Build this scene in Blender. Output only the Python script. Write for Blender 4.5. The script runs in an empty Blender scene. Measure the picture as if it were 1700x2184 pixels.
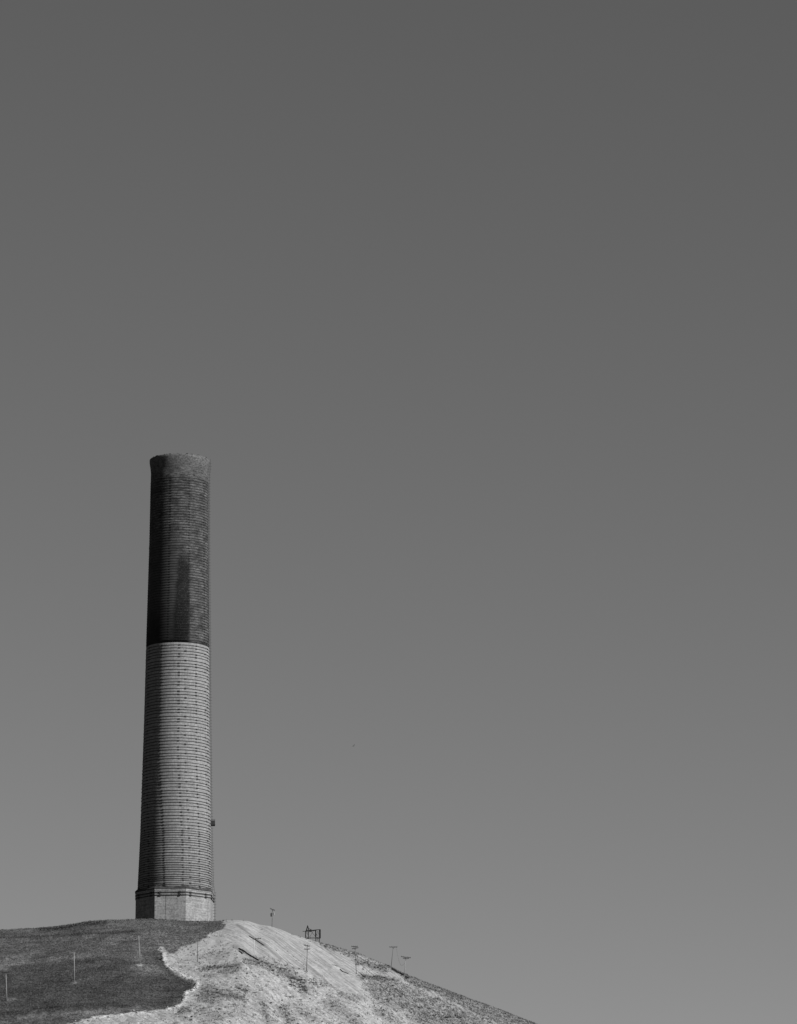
import bpy, bmesh, math, random
import numpy as np
from mathutils import Vector, Matrix

random.seed(7)
rng = np.random.default_rng(11)
scene = bpy.context.scene
COL = scene.collection
R = math.radians

# ------------------------------------------------------------------ survey
# The lens: 12.5 degrees tall, pitched up 13.3 degrees.  ray()/proj() turn a
# bearing on the photograph (1700 x 2184 units) into world slopes and back.
F, CU, CV = 9970.0, 850.0, 1092.0
TH = R(13.3)
ST, CT = math.sin(TH), math.cos(TH)

def ray(u, v):
    a = (u - CU) / F
    b = (CV - v) / F
    den = CT - b * ST
    return a / den, (ST + b * CT) / den

def proj(x, y, z):
    d = y * CT + z * ST
    return CU + F * x / d, CV - F * (z * CT - y * ST) / d

def z7(x, y): return ((450 + x / 3.0909) / 1.506, (2880 + y / 3.0909) / 1.506)
def z8(x, y): return ((950 + x / 2.125) / 1.506, (2880 + y / 2.125) / 1.506)
def z6(x, y): return ((x / 3.4) / 1.506, (2880 + y / 3.4) / 1.506)

# ------------------------------------------------------------------ helpers
def tag(o, label=None, cat=None, group=None, kind=None):
    if label: o['label'] = label
    if cat: o['category'] = cat
    if group: o['group'] = group
    if kind: o['kind'] = kind
    return o

def empty(name, loc):
    o = bpy.data.objects.new(name, None)
    o.empty_display_size = 1.0
    o.location = loc
    COL.objects.link(o)
    return o

def mesh_obj(name, verts, faces, mat=None, parent=None, smooth=False):
    me = bpy.data.meshes.new(name)
    me.from_pydata([tuple(v) for v in verts], [], faces)
    me.validate()
    if smooth:
        me.polygons.foreach_set('use_smooth', [True] * len(me.polygons))
    me.update()
    o = bpy.data.objects.new(name, me)
    if mat: me.materials.append(mat)
    COL.objects.link(o)
    if parent: o.parent = parent
    return o

class MB:
    """Collects solid pieces that form ONE part."""
    def __init__(self): self.v = []; self.f = []
    def add(self, vs, fs):
        n = len(self.v)
        self.v += [tuple(p) for p in vs]
        self.f += [tuple(i + n for i in q) for q in fs]
    def hexa(self, c, ax, ay, az):
        c, ax, ay, az = Vector(c), Vector(ax), Vector(ay), Vector(az)
        vs = [c + sx * ax + sy * ay + sz * az for sz in (-1, 1) for sy in (-1, 1) for sx in (-1, 1)]
        self.add(vs, [(0, 2, 3, 1), (4, 5, 7, 6), (0, 1, 5, 4), (2, 6, 7, 3), (0, 4, 6, 2), (1, 3, 7, 5)])
    def box(self, c, sx, sy, sz):
        self.hexa(c, (sx / 2, 0, 0), (0, sy / 2, 0), (0, 0, sz / 2))
    def bar(self, a, b, w, h=None):
        a, b = Vector(a), Vector(b)
        h = h or w
        d = (b - a)
        L = d.length
        d.normalize()
        up = Vector((0, 0, 1)) if abs(d.z) < 0.9 else Vector((0, 1, 0))
        s = d.cross(up).normalized()
        t = s.cross(d).normalized()
        self.hexa((a + b) / 2, d * L / 2, s * w / 2, t * h / 2)
    def tube(self, pts, rads, n=8, cap=True):
        pts = [Vector(p) for p in pts]
        if not isinstance(rads, (list, tuple)): rads = [rads] * len(pts)
        vs, fs = [], []
        for i, p in enumerate(pts):
            d = (pts[min(i + 1, len(pts) - 1)] - pts[max(i - 1, 0)]).normalized()
            up = Vector((0, 0, 1)) if abs(d.z) < 0.9 else Vector((0, 1, 0))
            s = d.cross(up).normalized(); t = s.cross(d).normalized()
            for k in range(n):
                an = 2 * math.pi * k / n
                vs.append(p + rads[i] * (math.cos(an) * s + math.sin(an) * t))
        for i in range(len(pts) - 1):
            for k in range(n):
                k2 = (k + 1) % n
                fs.append((i * n + k, i * n + k2, (i + 1) * n + k2, (i + 1) * n + k))
        if cap:
            fs.append(tuple(range(n - 1, -1, -1)))
            fs.append(tuple(range((len(pts) - 1) * n, len(pts) * n)))
        self.add(vs, fs)
    def build(self, name, mat, parent=None, smooth=False):
        return mesh_obj(name, self.v, self.f, mat, parent, smooth)

# ------------------------------------------------------------------ materials
class NT:
    def __init__(self, name, rough=0.9, spec=0.2):
        self.m = bpy.data.materials.new(name)
        self.m.use_nodes = True
        self.t = self.m.node_tree
        self.b = next(n for n in self.t.nodes if n.type == 'BSDF_PRINCIPLED')
        self.b.inputs['Roughness'].default_value = rough
        self.b.inputs['Specular IOR Level'].default_value = spec
    def n(self, typ): return self.t.nodes.new(typ)
    def l(self, a, b): self.t.links.new(a, b)
    def put(self, sock, val):
        if hasattr(val, 'is_linked') or hasattr(val, 'links'): self.l(val, sock)
        else: sock.default_value = val
    def math(self, op, a, b=None, c=None, clamp=False):
        n = self.n('ShaderNodeMath'); n.operation = op; n.use_clamp = clamp
        self.put(n.inputs[0], a)
        if b is not None: self.put(n.inputs[1], b)
        if c is not None: self.put(n.inputs[2], c)
        return n.outputs[0]
    def noise(self, vec, scale, detail=3.0, rough=0.55, dist=0.0):
        n = self.n('ShaderNodeTexNoise')
        n.inputs['Scale'].default_value = scale
        n.inputs['Detail'].default_value = detail
        n.inputs['Roughness'].default_value = rough
        n.inputs['Distortion'].default_value = dist
        self.l(vec, n.inputs['Vector'])
        return n.outputs['Fac']
    def remap(self, x, a, b, c=0.0, d=1.0, smooth=True):
        n = self.n('ShaderNodeMapRange')
        n.interpolation_type = 'SMOOTHSTEP' if smooth else 'LINEAR'
        self.put(n.inputs[0], x)
        for i, q in enumerate((a, b, c, d)): n.inputs[i + 1].default_value = q
        return n.outputs[0]
    def mix(self, f, a, b):
        n = self.n('ShaderNodeMix'); n.data_type = 'FLOAT'
        self.put(n.inputs[0], f); self.put(n.inputs[2], a); self.put(n.inputs[3], b)
        return n.outputs[0]
    def mapping(self, vec, scale=(1, 1, 1), rot=(0, 0, 0)):
        n = self.n('ShaderNodeMapping')
        n.inputs['Scale'].default_value = scale
        n.inputs['Rotation'].default_value = rot
        self.l(vec, n.inputs['Vector'])
        return n.outputs[0]
    def coord(self, kind='Object'):
        return self.n('ShaderNodeTexCoord').outputs[kind]
    def attr(self, name):
        n = self.n('ShaderNodeAttribute'); n.attribute_name = name
        return n.outputs['Fac']
    def grey(self, val):
        c = self.n('ShaderNodeCombineColor')
        for i in range(3): self.put(c.inputs[i], val)
        self.l(c.outputs[0], self.b.inputs['Base Color'])
        return self.m
    def bump(self, h, strength, dist):
        n = self.n('ShaderNodeBump')
        n.inputs['Strength'].default_value = strength
        n.inputs['Distance'].default_value = dist
        self.l(h, n.inputs['Height'])
        self.l(n.outputs[0], self.b.inputs['Normal'])

def simple(name, lo, hi, scale=2.0, rough=0.8, spec=0.06):
    t = NT(name, rough, spec)
    return t.grey(t.remap(t.noise(t.coord(), scale, 4), 0.3, 0.7, lo, hi))

M_steel = simple('dark_steel', 0.012, 0.022, 3)
M_band = simple('rusted_band', 0.008, 0.016, 1.5)
M_band_soot = simple('sooty_band', 0.005, 0.011, 0.5)
M_wood_grey = simple('weathered_pole_wood', 0.04, 0.065, 2)
M_wood_pale = simple('pale_pole_wood', 0.1, 0.14, 2)
M_wood_white = simple('bleached_pole_wood', 0.2, 0.26, 2)
M_wood_dark = simple('dark_arm_wood', 0.02, 0.035, 2)
M_glass_ins = simple('porcelain_insulator', 0.04, 0.06, 2, 0.4)
M_tank = simple('transformer_paint', 0.02, 0.03, 2, 0.5)
M_tank2 = simple('pale_transformer_paint', 0.1, 0.13, 2, 0.5)
M_frame = simple('blackened_frame_timber', 0.006, 0.016, 1.2)
M_pipe = simple('dark_pipe_iron', 0.008, 0.018, 1.0)
M_bird = simple('bird_feathers', 0.05, 0.08, 8)

# ------------------------------------------------------------------ numpy noise
def vnoise(x, y, seed):
    xi = np.floor(x).astype(np.int64); yi = np.floor(y).astype(np.int64)
    fx = x - xi; fy = y - yi
    fx = fx * fx * (3 - 2 * fx); fy = fy * fy * (3 - 2 * fy)
    def h(a, b):
        n = (a * 374761393 + b * 668265263 + seed * 1442695041) & 0xffffffff
        n = ((n ^ (n >> 13)) * 1274126177) & 0xffffffff
        return ((n ^ (n >> 16)) & 0xffff) / 65535.0
    a = h(xi, yi); b = h(xi + 1, yi); c = h(xi, yi + 1); d = h(xi + 1, yi + 1)
    return (a * (1 - fx) + b * fx) * (1 - fy) + (c * (1 - fx) + d * fx) * fy - 0.5

def seg_dist(u, v, pts):
    best = np.full(np.shape(u), 1e9)
    for (ax, ay), (bx, by) in zip(pts[:-1], pts[1:]):
        dx, dy = bx - ax, by - ay
        t = np.clip(((u - ax) * dx + (v - ay) * dy) / (dx * dx + dy * dy + 1e-9), 0, 1)
        best = np.minimum(best, np.hypot(u - ax - t * dx, v - ay - t * dy))
    return best

def in_poly(u, v, poly):
    ins = np.zeros(np.shape(u), bool)
    n = len(poly)
    for i in range(n):
        ax, ay = poly[i]; bx, by = poly[(i + 1) % n]
        if ay == by: continue
        c = ((ay > v) != (by > v)) & (u < (bx - ax) * (v - ay) / (by - ay) + ax)
        ins ^= c
    return ins

def sdf(u, v, poly):
    d = seg_dist(u, v, poly + [poly[0]])
    return np.where(in_poly(u, v, poly), d, -d)

def sstep(x, a, b):
    t = np.clip((x - a) / (b - a), 0, 1)
    return t * t * (3 - 2 * t)

# ------------------------------------------------------------------ terrain
Y0 = 1750.0           # distance of the chimney's axis
YC = Y0 - 17.0        # crest of the hill, just in front of the chimney
PLAIN = -1.7

sky_line = [(-900, 2230), (-500, 2120), (-200, 2030), (-60, 1990), (0, 1983), (86, 1979.5), (120, 1976), (150, 1971.5), (185, 1965.5),
            (225, 1962.5), (287, 1961), (330, 1960), (396, 1965.0), (457, 1965.5), (470, 1964.5), (484, 1962.5),
            (505, 1961.8), (529, 1963.8), (541, 1968), (554, 1972.3), (578, 1975.5), (600, 1983.3), (621, 1992),
            (642, 1998.5), (662, 2003.5), (684, 2011), (700, 2016), (725, 2023), (765, 2033), (793, 2046.5), (831, 2061),
            (868, 2079.5), (912, 2097), (959, 2114), (1006, 2132.5), (1068, 2154.5), (1143, 2184), (1300, 2245),
            (1500, 2330), (1800, 2460), (2400, 2720), (3400, 3150)]
_sx = np.array([ray(u, v)[0] * YC for u, v in sky_line])
_sz = np.array([ray(u, v)[1] * YC for u, v in sky_line])
_fx = np.arange(-420, 520, 0.5)
_fz = np.interp(_fx, _sx, _sz)
_k = np.hanning(9); _k /= _k.sum()
_fz = np.convolve(np.pad(_fz, 4, mode='edge'), _k, mode='valid')

# boundary of the dark grass against the pale slope (land survey)
grass_edge = [(483.6, 1958), (483.6, 1962.2), (474, 1968), (480, 1972), (470.8, 1983), (451.5, 1987.6), (443, 1997), (430, 2004),
              (415, 2010), (396, 2015), (382, 2023), (372, 2034), (363, 2031), (352, 2024), (343, 2021), (339, 2025), (346, 2034), (344, 2046), (349, 2055),
              (362, 2067), (376, 2077.7), (391, 2086), (405, 2088), (415, 2090.6), (419, 2099), (410.6, 2110), (395.6, 2114.3),
              (391, 2129), (385, 2140), (372, 2146.6), (348, 2151), (320, 2155), (273, 2159.4), (215, 2165), (175.8, 2176),
              (142.6, 2184), (60, 2215), (-200, 2300)]
grass_poly = grass_edge + [(-1500, 2400), (-1500, 1700), (483, 1700)]
berm_line = grass_edge[14:-2]
dense_poly = [(-300, 2110), (0, 2066), (50, 2056), (107, 2049), (195, 2041), (254, 2039), (300, 2050), (262, 2064), (300, 2080), (360, 2086),
              (420, 2092), (396, 2125), (360, 2150), (270, 2152), (180, 2150), (100, 2160), (-300, 2200)]
fan_poly = [(492, 1966), (530, 1960), (600, 1980), (700, 2020), (765, 2040), (800, 2056), (860, 2085), (820, 2092), (760, 2080), (800, 2120),
            (830, 2150), (760, 2120), (690, 2085), (640, 2068), (590, 2052), (545, 2044), (505, 2020), (478, 2000), (470, 1985)]
right_poly = [(835, 2064), (870, 2080), (912, 2094), (1143, 2182), (1300, 2240), (1300, 2300), (1140, 2240), (1021, 2166), (990, 2150), (943, 2128), (905, 2112), (868, 2096)]
scrub_poly = [z8(430, 540), z8(560, 545), z8(700, 580), z8(850, 640), z8(1000, 700), z8(1250, 820), z8(1420, 900), z8(1000, 960),
              z8(780, 830), z8(650, 780), z8(560, 700), z8(480, 620)]
trail = [z8(640, 575), z8(760, 592), z8(880, 640), z8(1000, 690), z8(1150, 760), z8(1250, 812), z8(1400, 890)]
# darker vegetation patches: polyline, half width, strength
patches = [
    ([z7(600, 725), z7(760, 700), z7(980, 690)], 4, .8), ([z7(1180, 650), z7(1300, 680)], 7, .8),
    ([z7(1300, 690), z7(1420, 740), z7(1560, 830), z7(1650, 900)], 9, .75),
    ([z7(620, 960), z7(800, 950), z7(1000, 1010)], 10, .75), ([z7(600, 1000), z7(760, 1060)], 9, .5), ([z7(1220, 1050), z7(1270, 1230)], 6, .7),
    ([z7(1420, 1120), z7(1480, 1220)], 9, .7), ([z7(820, 740), z7(940, 720)], 7, .6), ([z7(370, 1160), z7(480, 1120)], 5, .7),
    ([z7(660, 760), z7(700, 800)], 4, .5), ([z7(1040, 640), z7(1160, 660)], 4, .7), ([z7(980, 900), z7(1060, 950)], 6, .6),
    ([z7(560, 1100), z7(760, 1180)], 7, .35), ([z7(850, 1050), z7(1000, 1120)], 7, .35),
    ([z8(180, 328), z8(300, 370), z8(420, 400)], 5, .45), ([z8(430, 440), z8(520, 470), z8(600, 500)], 7, .7),
    ([z8(540, 470), z8(640, 480)], 4, .6), ([z8(450, 545), z8(560, 555), z8(690, 585)], 6, .95), ([z8(490, 620), z8(560, 700)], 8, .6),
    ([z8(600, 470), z8(660, 500), z8(770, 555)], 3, .7),
    ([z8(0, 570), z8(60, 640)], 7, .7), ([z8(100, 590), z8(200, 600)], 5, .5), ([z8(220, 720), z8(420, 860)], 10, .5),
    ([z8(300, 670), z8(460, 700)], 5, .5), ([z8(560, 780), z8(700, 860)], 9, .5), ([z8(0, 760), z8(120, 830)], 6, .5),
    ([z7(0, 430), z7(480, 460)], 4, .3), ([z7(600, 590), z7(870, 560)], 5, .25),
]
gully_lines = [  # thin darker runnels down the bare fan
    ([z7(960, 280), z7(1100, 380), z7(1230, 480), z7(1400, 620)], 2.6, .6), ([z7(930, 490), z7(1080, 590), z7(1170, 650)], 4, .6),
    ([z7(1180, 300), z7(1350, 400), z7(1500, 520), z7(1700, 660)], 1.6, .3), ([z7(1300, 330), z7(1480, 430), z7(1640, 560)], 1.6, .35),
    ([z7(920, 390), z7(960, 410)], 1.3, .45), ([z7(1010, 300), z7(1300, 520)], 1.5, .25), ([z7(1250, 300), z7(1560, 560)], 1.3, .3),
    ([z8(120, 380), z8(240, 480)], 2, .4), ([z8(20, 400), z8(150, 530), z8(260, 620)], 1.8, .4), ([z8(180, 330), z8(300, 440)], 1.5, .35),
    ([z8(220, 500), z8(330, 600), z8(430, 700)], 1.6, .3), ([z8(60, 470), z8(280, 640)], 1.4, .3),
]
dark_edge = [z6(430, 356), z6(560, 348), z6(700, 334), z6(830, 312), z6(1000, 290), z6(1150, 276)]

def height(x, y, rough=True):
    x = np.asarray(x, float); y = np.asarray(y, float)
    zc = np.interp(x, _fx, _fz)
    t = YC - y
    tp = np.maximum(t, 0)
    w = 14.0
    front = 0.135 * tp + (0.47 - 0.135) * (tp - w * (1 - np.exp(-tp / w)))
    tb = np.maximum(-t - 62, 0)
    back = 0.38 * (tb - 20 * (1 - np.exp(-tb / 20)))
    z = zc - front - back
    # blend into the valley plain
    kf = 14.0
    q = (z - PLAIN) / kf
    z = PLAIN + kf * np.where(q > 30, q, np.log1p(np.exp(np.minimum(q, 30)))) - kf * np.log1p(np.exp(np.minimum(0, 0) - 12))
    if not rough: return z
    near = sstep(y, 1400, 1600) * (1 - sstep(y, 1775, 1900)) * (1 - sstep(np.abs(x), 200, 320))
    u, v = proj(x, y, z)
    pale = sstep(-sdf(u, v, grass_poly), -1, 3)
    fan = sstep(sdf(u, v, fan_poly), -4, 6)
    rough_amp = (0.35 + 0.65 * sstep(tp, 3, 30))
    n = 1.6 * vnoise(x / 17, y / 17, 1) * sstep(tp, 4, 40) + 0.7 * vnoise(x / 6, y / 6, 2) + 0.35 * vnoise(x / 2.3, y / 2.3, 3) + 0.22 * vnoise(x / 1.0, y / 1.0, 4)
    n = n * rough_amp
    # runnels that follow the fall line of the bare fan
    ca, sa = math.cos(STREAK), math.sin(STREAK)
    s1 = (x * ca + y * sa); s2 = (-x * sa + y * ca)
    run = vnoise(s1 / 40, s2 / 2.6, 8) * 0.35 + vnoise(s1 / 22, s2 / 1.1, 9) * 0.28
    n = n * (1 - 0.65 * fan) + run * fan * (0.3 + 0.7 * sstep(tp, 2, 10))
    db = seg_dist(u, v, berm_line)
    berm = np.exp(-(db / 5.0) ** 2) * (0.7 + 1.9 * vnoise(x / 2.6, y / 2.6, 12)) * pale
    n = n + berm
    for pts, hw, s in gully_lines:
        n = n - s * 0.22 * np.exp(-(seg_dist(u, v, pts) / hw) ** 2)
    flat = 1 - sstep(np.hypot(x - AX, y - Y0), 20, 27)
    return z + n * near * (1 - 0.6 * flat)

AX = ray(373.0, 1925)[0] * Y0 * 1.0
# heading of the runnels, from two surveyed ends of one runnel
def smooth_hit(u, v):
    rx, rz = ray(u, v)
    ys = np.arange(1450, 1765, 0.25)
    hz = height(rx * ys, ys, False)
    i = np.argmax(hz >= rz * ys)
    return rx * ys[i], ys[i]
_a = smooth_hit(*z7(1000, 330)); _b = smooth_hit(*z7(1640, 800))
STREAK = math.atan2(_b[1] - _a[1], _b[0] - _a[0])

def hit(u, v):
    rx, rz = ray(u, v)
    ys = np.arange(1500, 1768, 0.1)
    hz = height(rx * ys, ys)
    ok = hz >= rz * ys
    if not ok.any(): return None
    y = ys[np.argmax(ok)]
    return Vector((rx * y, y, rz * y))

def axis(fine0, fine1, step, lo, hi):
    a = list(np.arange(fine0, fine1 + 1e-6, step))
    s = step; p = a[0]; left = []
    while p > lo:
        s = min(s * 1.22, 900); p -= s; left.append(p)
    s = step; p = a[-1]; right = []
    while p < hi:
        s = min(s * 1.22, 900); p += s; right.append(p)
    return np.array(left[::-1] + a + right)

xs = axis(-160, 62, 0.45, -16000, 16000)
ys = axis(1588, 1764, 0.45, -6000, 18000)
GX, GY = np.meshgrid(xs, ys)
GZ = height(GX, GY)
UU, VV = proj(GX, np.maximum(GY, 50), GZ)
nx, ny = len(xs), len(ys)
verts = np.stack([GX.ravel(), GY.ravel(), GZ.ravel()], 1)
idx = np.arange(nx * ny).reshape(ny, nx)
quads = np.stack([idx[:-1, :-1].ravel(), idx[:-1, 1:].ravel(), idx[1:, 1:].ravel(), idx[1:, :-1].ravel()], 1)
me = bpy.data.meshes.new('hillside')
me.vertices.add(len(verts)); me.vertices.foreach_set('co', verts.ravel())
me.loops.add(quads.size); me.loops.foreach_set('vertex_index', quads.ravel().astype(np.int32))
me.polygons.add(len(quads))
me.polygons.foreach_set('loop_start', np.arange(0, quads.size, 4, dtype=np.int32))
me.polygons.foreach_set('use_smooth', np.ones(len(quads), bool))
me.update(calc_edges=True); me.validate()

jit = 5.0 * vnoise(GX / 2.2, GY / 2.2, 21) + 3.0 * vnoise(GX / 0.9, GY / 0.9, 22) + 6.0 * vnoise(GX / 6.0, GY / 6.0, 23)
def cover_masks(u, v, j):
    g = sstep(sdf(u, v, grass_poly) + 0.75 * j, -2.0, 1.6)
    d = sstep(sdf(u, v, dense_poly) + 1.0 * j, -6, 8)
    fan = sstep(sdf(u, v, fan_poly) + j, -5, 6)
    scr = 0.55 * sstep(sdf(u, v, scrub_poly) + 1.5 * j, -14, 16)
    scr = np.maximum(scr, 0.56 * sstep(sdf(u, v, right_poly) + 1.0 * j, -4, 4))
    for pts, hw, s in patches:
        scr = np.maximum(scr, 0.8 * s * np.exp(-((seg_dist(u, v, pts) + 0.4 * j) / (1.25 * hw)) ** 2))
    tr = np.exp(-((seg_dist(u, v, trail) + 0.15 * j) / 1.2) ** 2)
    scr = scr * (1 - 0.55 * tr)
    gul = np.zeros(np.shape(u))
    for pts, hw, s in gully_lines:
        gul = np.maximum(gul, 0.9 * s * np.exp(-((seg_dist(u, v, pts) + 0.12 * j) / hw) ** 2))
    edge = np.exp(-(seg_dist(u, v, dark_edge) / 4.5) ** 2)
    return g, d, fan, scr, gul, edge
nearm = (GY > 1300) & (GY < 1900) & (np.abs(GX) < 400)
g, d, fan, scr, gul, edge = cover_masks(UU, VV, jit)
g = np.where(nearm, g, 0.7); d = np.where(nearm, d, 0); fan = np.where(nearm, fan, 0)
scr = np.where(nearm, scr, 0.4); gul = np.where(nearm, gul, 0); edge = np.where(nearm, edge, 0)
bare = np.zeros(GX.shape)
for fu, fv, fr in ((298, 2058, 6.5), (158.5, 2095.5, 6), (22, 2133, 6), (30, 2131, 4), (170, 2089, 3)):
    bare = np.maximum(bare, np.exp(-((((UU - fu) / fr) ** 2 + ((VV - fv) / (fr * .42)) ** 2))))
bare = np.maximum(bare, 0.17 * np.exp(-((seg_dist(UU, VV, [(-20, 2065), (50, 2053), (107, 2046), (195, 2038)]) + 1.1 * jit) / 6) ** 2))
bare = np.maximum(bare, 0.24 * np.exp(-((seg_dist(UU, VV, [(40, 2172), (120, 2164), (200, 2158), (290, 2152)]) + 1.3 * jit) / 6) ** 2))
bare = np.where(nearm, bare, 0)
calm_poly = [(378, 2036), (400, 2018), (430, 2007), (455, 1992), (490, 1990), (520, 2030), (548, 2050), (530, 2060), (480, 2060), (430, 2066), (400, 2058)]
calm = np.where(nearm, 0.75 * sstep(sdf(UU, VV, calm_poly) + 1.2 * jit, -6, 8), 0)
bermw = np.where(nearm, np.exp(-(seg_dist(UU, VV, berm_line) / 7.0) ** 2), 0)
for pts, hw, s_ in (([(-30, 2001), (60, 1998), (150, 1993), (225, 1989), (286, 1987)], 2.6, .75), ([(255, 2011), (296, 2006.5)], 2.6, .6), ([(310, 2036), (335, 2031)], 5, .5), ([(5, 2022), (40, 2018)], 3, .4),
                    ([(332, 2036), (338, 2056), (362, 2078), (396, 2095)], 4, .5), ([(410, 2100), (385, 2118)], 4, .4), ([(400, 1972), (470, 1968)], 4, .45)):  # strokes beside the berm paint its shadow into the grass colour
    edge = np.maximum(edge, np.where(nearm, s_ * np.exp(-((seg_dist(UU, VV, pts) + 0.45 * jit) / hw) ** 2), 0))
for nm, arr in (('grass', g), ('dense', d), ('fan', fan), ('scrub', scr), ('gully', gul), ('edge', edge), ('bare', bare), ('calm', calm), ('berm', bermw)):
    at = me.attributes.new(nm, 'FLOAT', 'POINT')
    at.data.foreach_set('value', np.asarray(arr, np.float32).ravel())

t = NT('hillside_soil', 0.97, 0.02)
P = t.coord()
nA = t.noise(P, 0.9, 4, 0.65)
nB = t.noise(P, 0.18, 4, 0.6)
nC = t.noise(P, 2.2, 2, 0.6)
smap = t.mapping(t.mapping(P, (1, 1, 1), (0, 0, -STREAK)), (0.05, 1.5, 0.02))
strk = t.noise(smap, 1.0, 4, 0.65)
nD = t.noise(P, 1.5, 3, 0.7)
sand = t.remap(nA, 0.3, 0.7, 0.11, 0.165, False)
sand = t.math('MULTIPLY', sand, t.mix(t.math('MAXIMUM', t.attr('fan'), t.attr('calm')), t.remap(nD, 0.36, 0.60, 0.64, 1.28, False), 1.0))
sand = t.math('MULTIPLY', sand, t.remap(nB, 0.3, 0.7, 0.86, 1.1, False))
sfac = t.mix(t.attr('fan'), 0.96, t.remap(strk, 0.37, 0.6, 0.66, 1.14, False))
sand = t.math('MULTIPLY', sand, sfac)
strk2 = t.noise(t.mapping(t.mapping(P, (1, 1, 1), (0, 0, -STREAK)), (0.14, 0.6, 0.1)), 1.0, 5, 0.7)
sand = t.math('MULTIPLY', sand, t.mix(t.math('MAXIMUM', t.attr('fan'), t.attr('calm')), t.remap(strk2, 0.38, 0.6, 0.74, 1.14, False), 1.0))
pk = t.noise(t.mapping(t.mapping(P, (1, 1, 1), (0, 0, -STREAK)), (0.45, 1.1, 0.6)), 1.0, 3, 0.7)
sand = t.math('MULTIPLY', sand, t.remap(pk, 0.60, 0.70, 1.0, 0.5))
sand = t.math('MULTIPLY', sand, t.mix(t.attr('berm'), 1.0, 1.28))  # loose sand on the berm, its sunlit brightness put into the colour
sand = t.mix(t.math('MULTIPLY', t.attr('gully'), t.remap(nA, 0.3, 0.7, 0.7, 1.1)), sand, 0.03)
speck = t.remap(t.math('ADD', t.math('MULTIPLY', nA, 0.6), t.math('MULTIPLY', nC, 0.4)), 0.42, 0.56)
vegf = t.math('MULTIPLY', t.attr('scrub'), t.remap(t.math('ADD', t.math('MULTIPLY', nA, 0.6), t.math('MULTIPLY', nC, 0.4)), 0.38, 0.6, 1.35, 0.55), clamp=True)
sand = t.mix(vegf, sand, 0.03)
nE = t.noise(t.mapping(P, (0.06, 0.5, 0.5)), 1.0, 4, 0.65)
gr = t.remap(nD, 0.37, 0.63, 0.011, 0.050, False)
gr = t.math('MULTIPLY', gr, t.remap(nE, 0.36, 0.6, 0.7, 1.15, False))
gr = t.mix(t.math('MULTIPLY', t.attr('bare'), t.remap(nD, 0.35, 0.6, 0.4, 1.0)), gr, 0.15)
gr = t.math('MULTIPLY', gr, t.remap(t.noise(P, 0.09, 4, 0.6), 0.35, 0.65, 0.68, 1.32, False))
gr = t.math('MULTIPLY', gr, t.mix(t.attr('dense'), 1.3, 0.72))
gr = t.math('MULTIPLY', gr, t.mix(t.attr('edge'), 1.0, 0.25))
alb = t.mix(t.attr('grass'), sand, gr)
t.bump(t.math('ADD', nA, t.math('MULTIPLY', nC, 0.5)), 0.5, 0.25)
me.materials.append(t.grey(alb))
hill = bpy.data.objects.new('hillside', me)
COL.objects.link(hill)
tag(hill, 'rounded hill half dark grass and half pale eroded sand sloping down to the right', 'hill', kind='structure')

# ------------------------------------------------------------------ grass and small scrub (uncountable)
def tufts(name, pts, size, mat, blades=5, spread=0.5):
    n = len(pts)
    P0 = np.repeat(pts, blades, 0)
    m = len(P0)
    P0 = P0 + np.stack([rng.normal(0, spread * 0.35, m), rng.normal(0, spread * 0.35, m), np.zeros(m)], 1)
    P0[:, 2] = height(P0[:, 0], P0[:, 1]) - 0.03
    h = size * rng.uniform(0.5, 1.2, m)
    an = rng.uniform(0, 2 * np.pi, m)
    w = size * rng.uniform(0.12, 0.24, m)
    lean = rng.normal(0, 0.3, (m, 2)) * h[:, None]
    A = P0 + np.stack([np.cos(an) * w, np.sin(an) * w, np.zeros(m)], 1)
    B = P0 - np.stack([np.cos(an) * w, np.sin(an) * w, np.zeros(m)], 1)
    C = P0 + np.stack([lean[:, 0], lean[:, 1], h], 1)
    V = np.stack([A, B, C], 1).reshape(-1, 3)
    me = bpy.data.meshes.new(name)
    me.vertices.add(len(V)); me.vertices.foreach_set('co', V.ravel())
    me.loops.add(3 * m); me.loops.foreach_set('vertex_index', np.arange(3 * m, dtype=np.int32))
    me.polygons.add(m); me.polygons.foreach_set('loop_start', np.arange(0, 3 * m, 3, dtype=np.int32))
    me.update(calc_edges=True); me.validate()
    me.materials.append(mat)
    o = bpy.data.objects.new(name, me); COL.objects.link(o)
    return o

t = NT('grass_blades', 0.95, 0.02)
M_grass = t.grey(t.remap(t.noise(t.coord(), 1.8, 4, 0.7), 0.36, 0.64, 0.012, 0.078, False))
t = NT('scrub_blades', 0.95, 0.02)
M_scrub = t.grey(t.remap(t.noise(t.coord(), 0.8, 3), 0.3, 0.7, 0.025, 0.08, False))

N = 120000
px = rng.uniform(-160, 62, N); py = rng.uniform(1592, 1762, N)
pz = height(px, py)
pu, pv = proj(px, py, pz)
pj = 5.0 * vnoise(px / 2.2, py / 2.2, 21) + 3.0 * vnoise(px / 0.9, py / 0.9, 22) + 6.0 * vnoise(px / 6.0, py / 6.0, 23)
g, d, fan, scr, gul, edge = cover_masks(pu, pv, pj)
clear = np.hypot(px - AX, py - Y0) > 16.5
pts = np.stack([px, py, pz], 1)
sel = (g > 0.5) & clear & (rng.uniform(0, 1, N) < 0.4)
o = tufts('grass', pts[sel], 0.42, M_grass, 4, 0.7)
tag(o, 'short dark dry grass covering the left side of the hill', 'grass', kind='stuff')
sel = (g < 0.4) & clear & (rng.uniform(0, 1, N) < scr * 0.55 + 0.045 * (1 - fan))
o = tufts('low_scrub', pts[sel], 0.55, M_scrub, 5, 0.8)
tag(o, 'sparse grey scrub tufts strewn over the pale sandy slope', 'scrub', kind='stuff')

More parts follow.
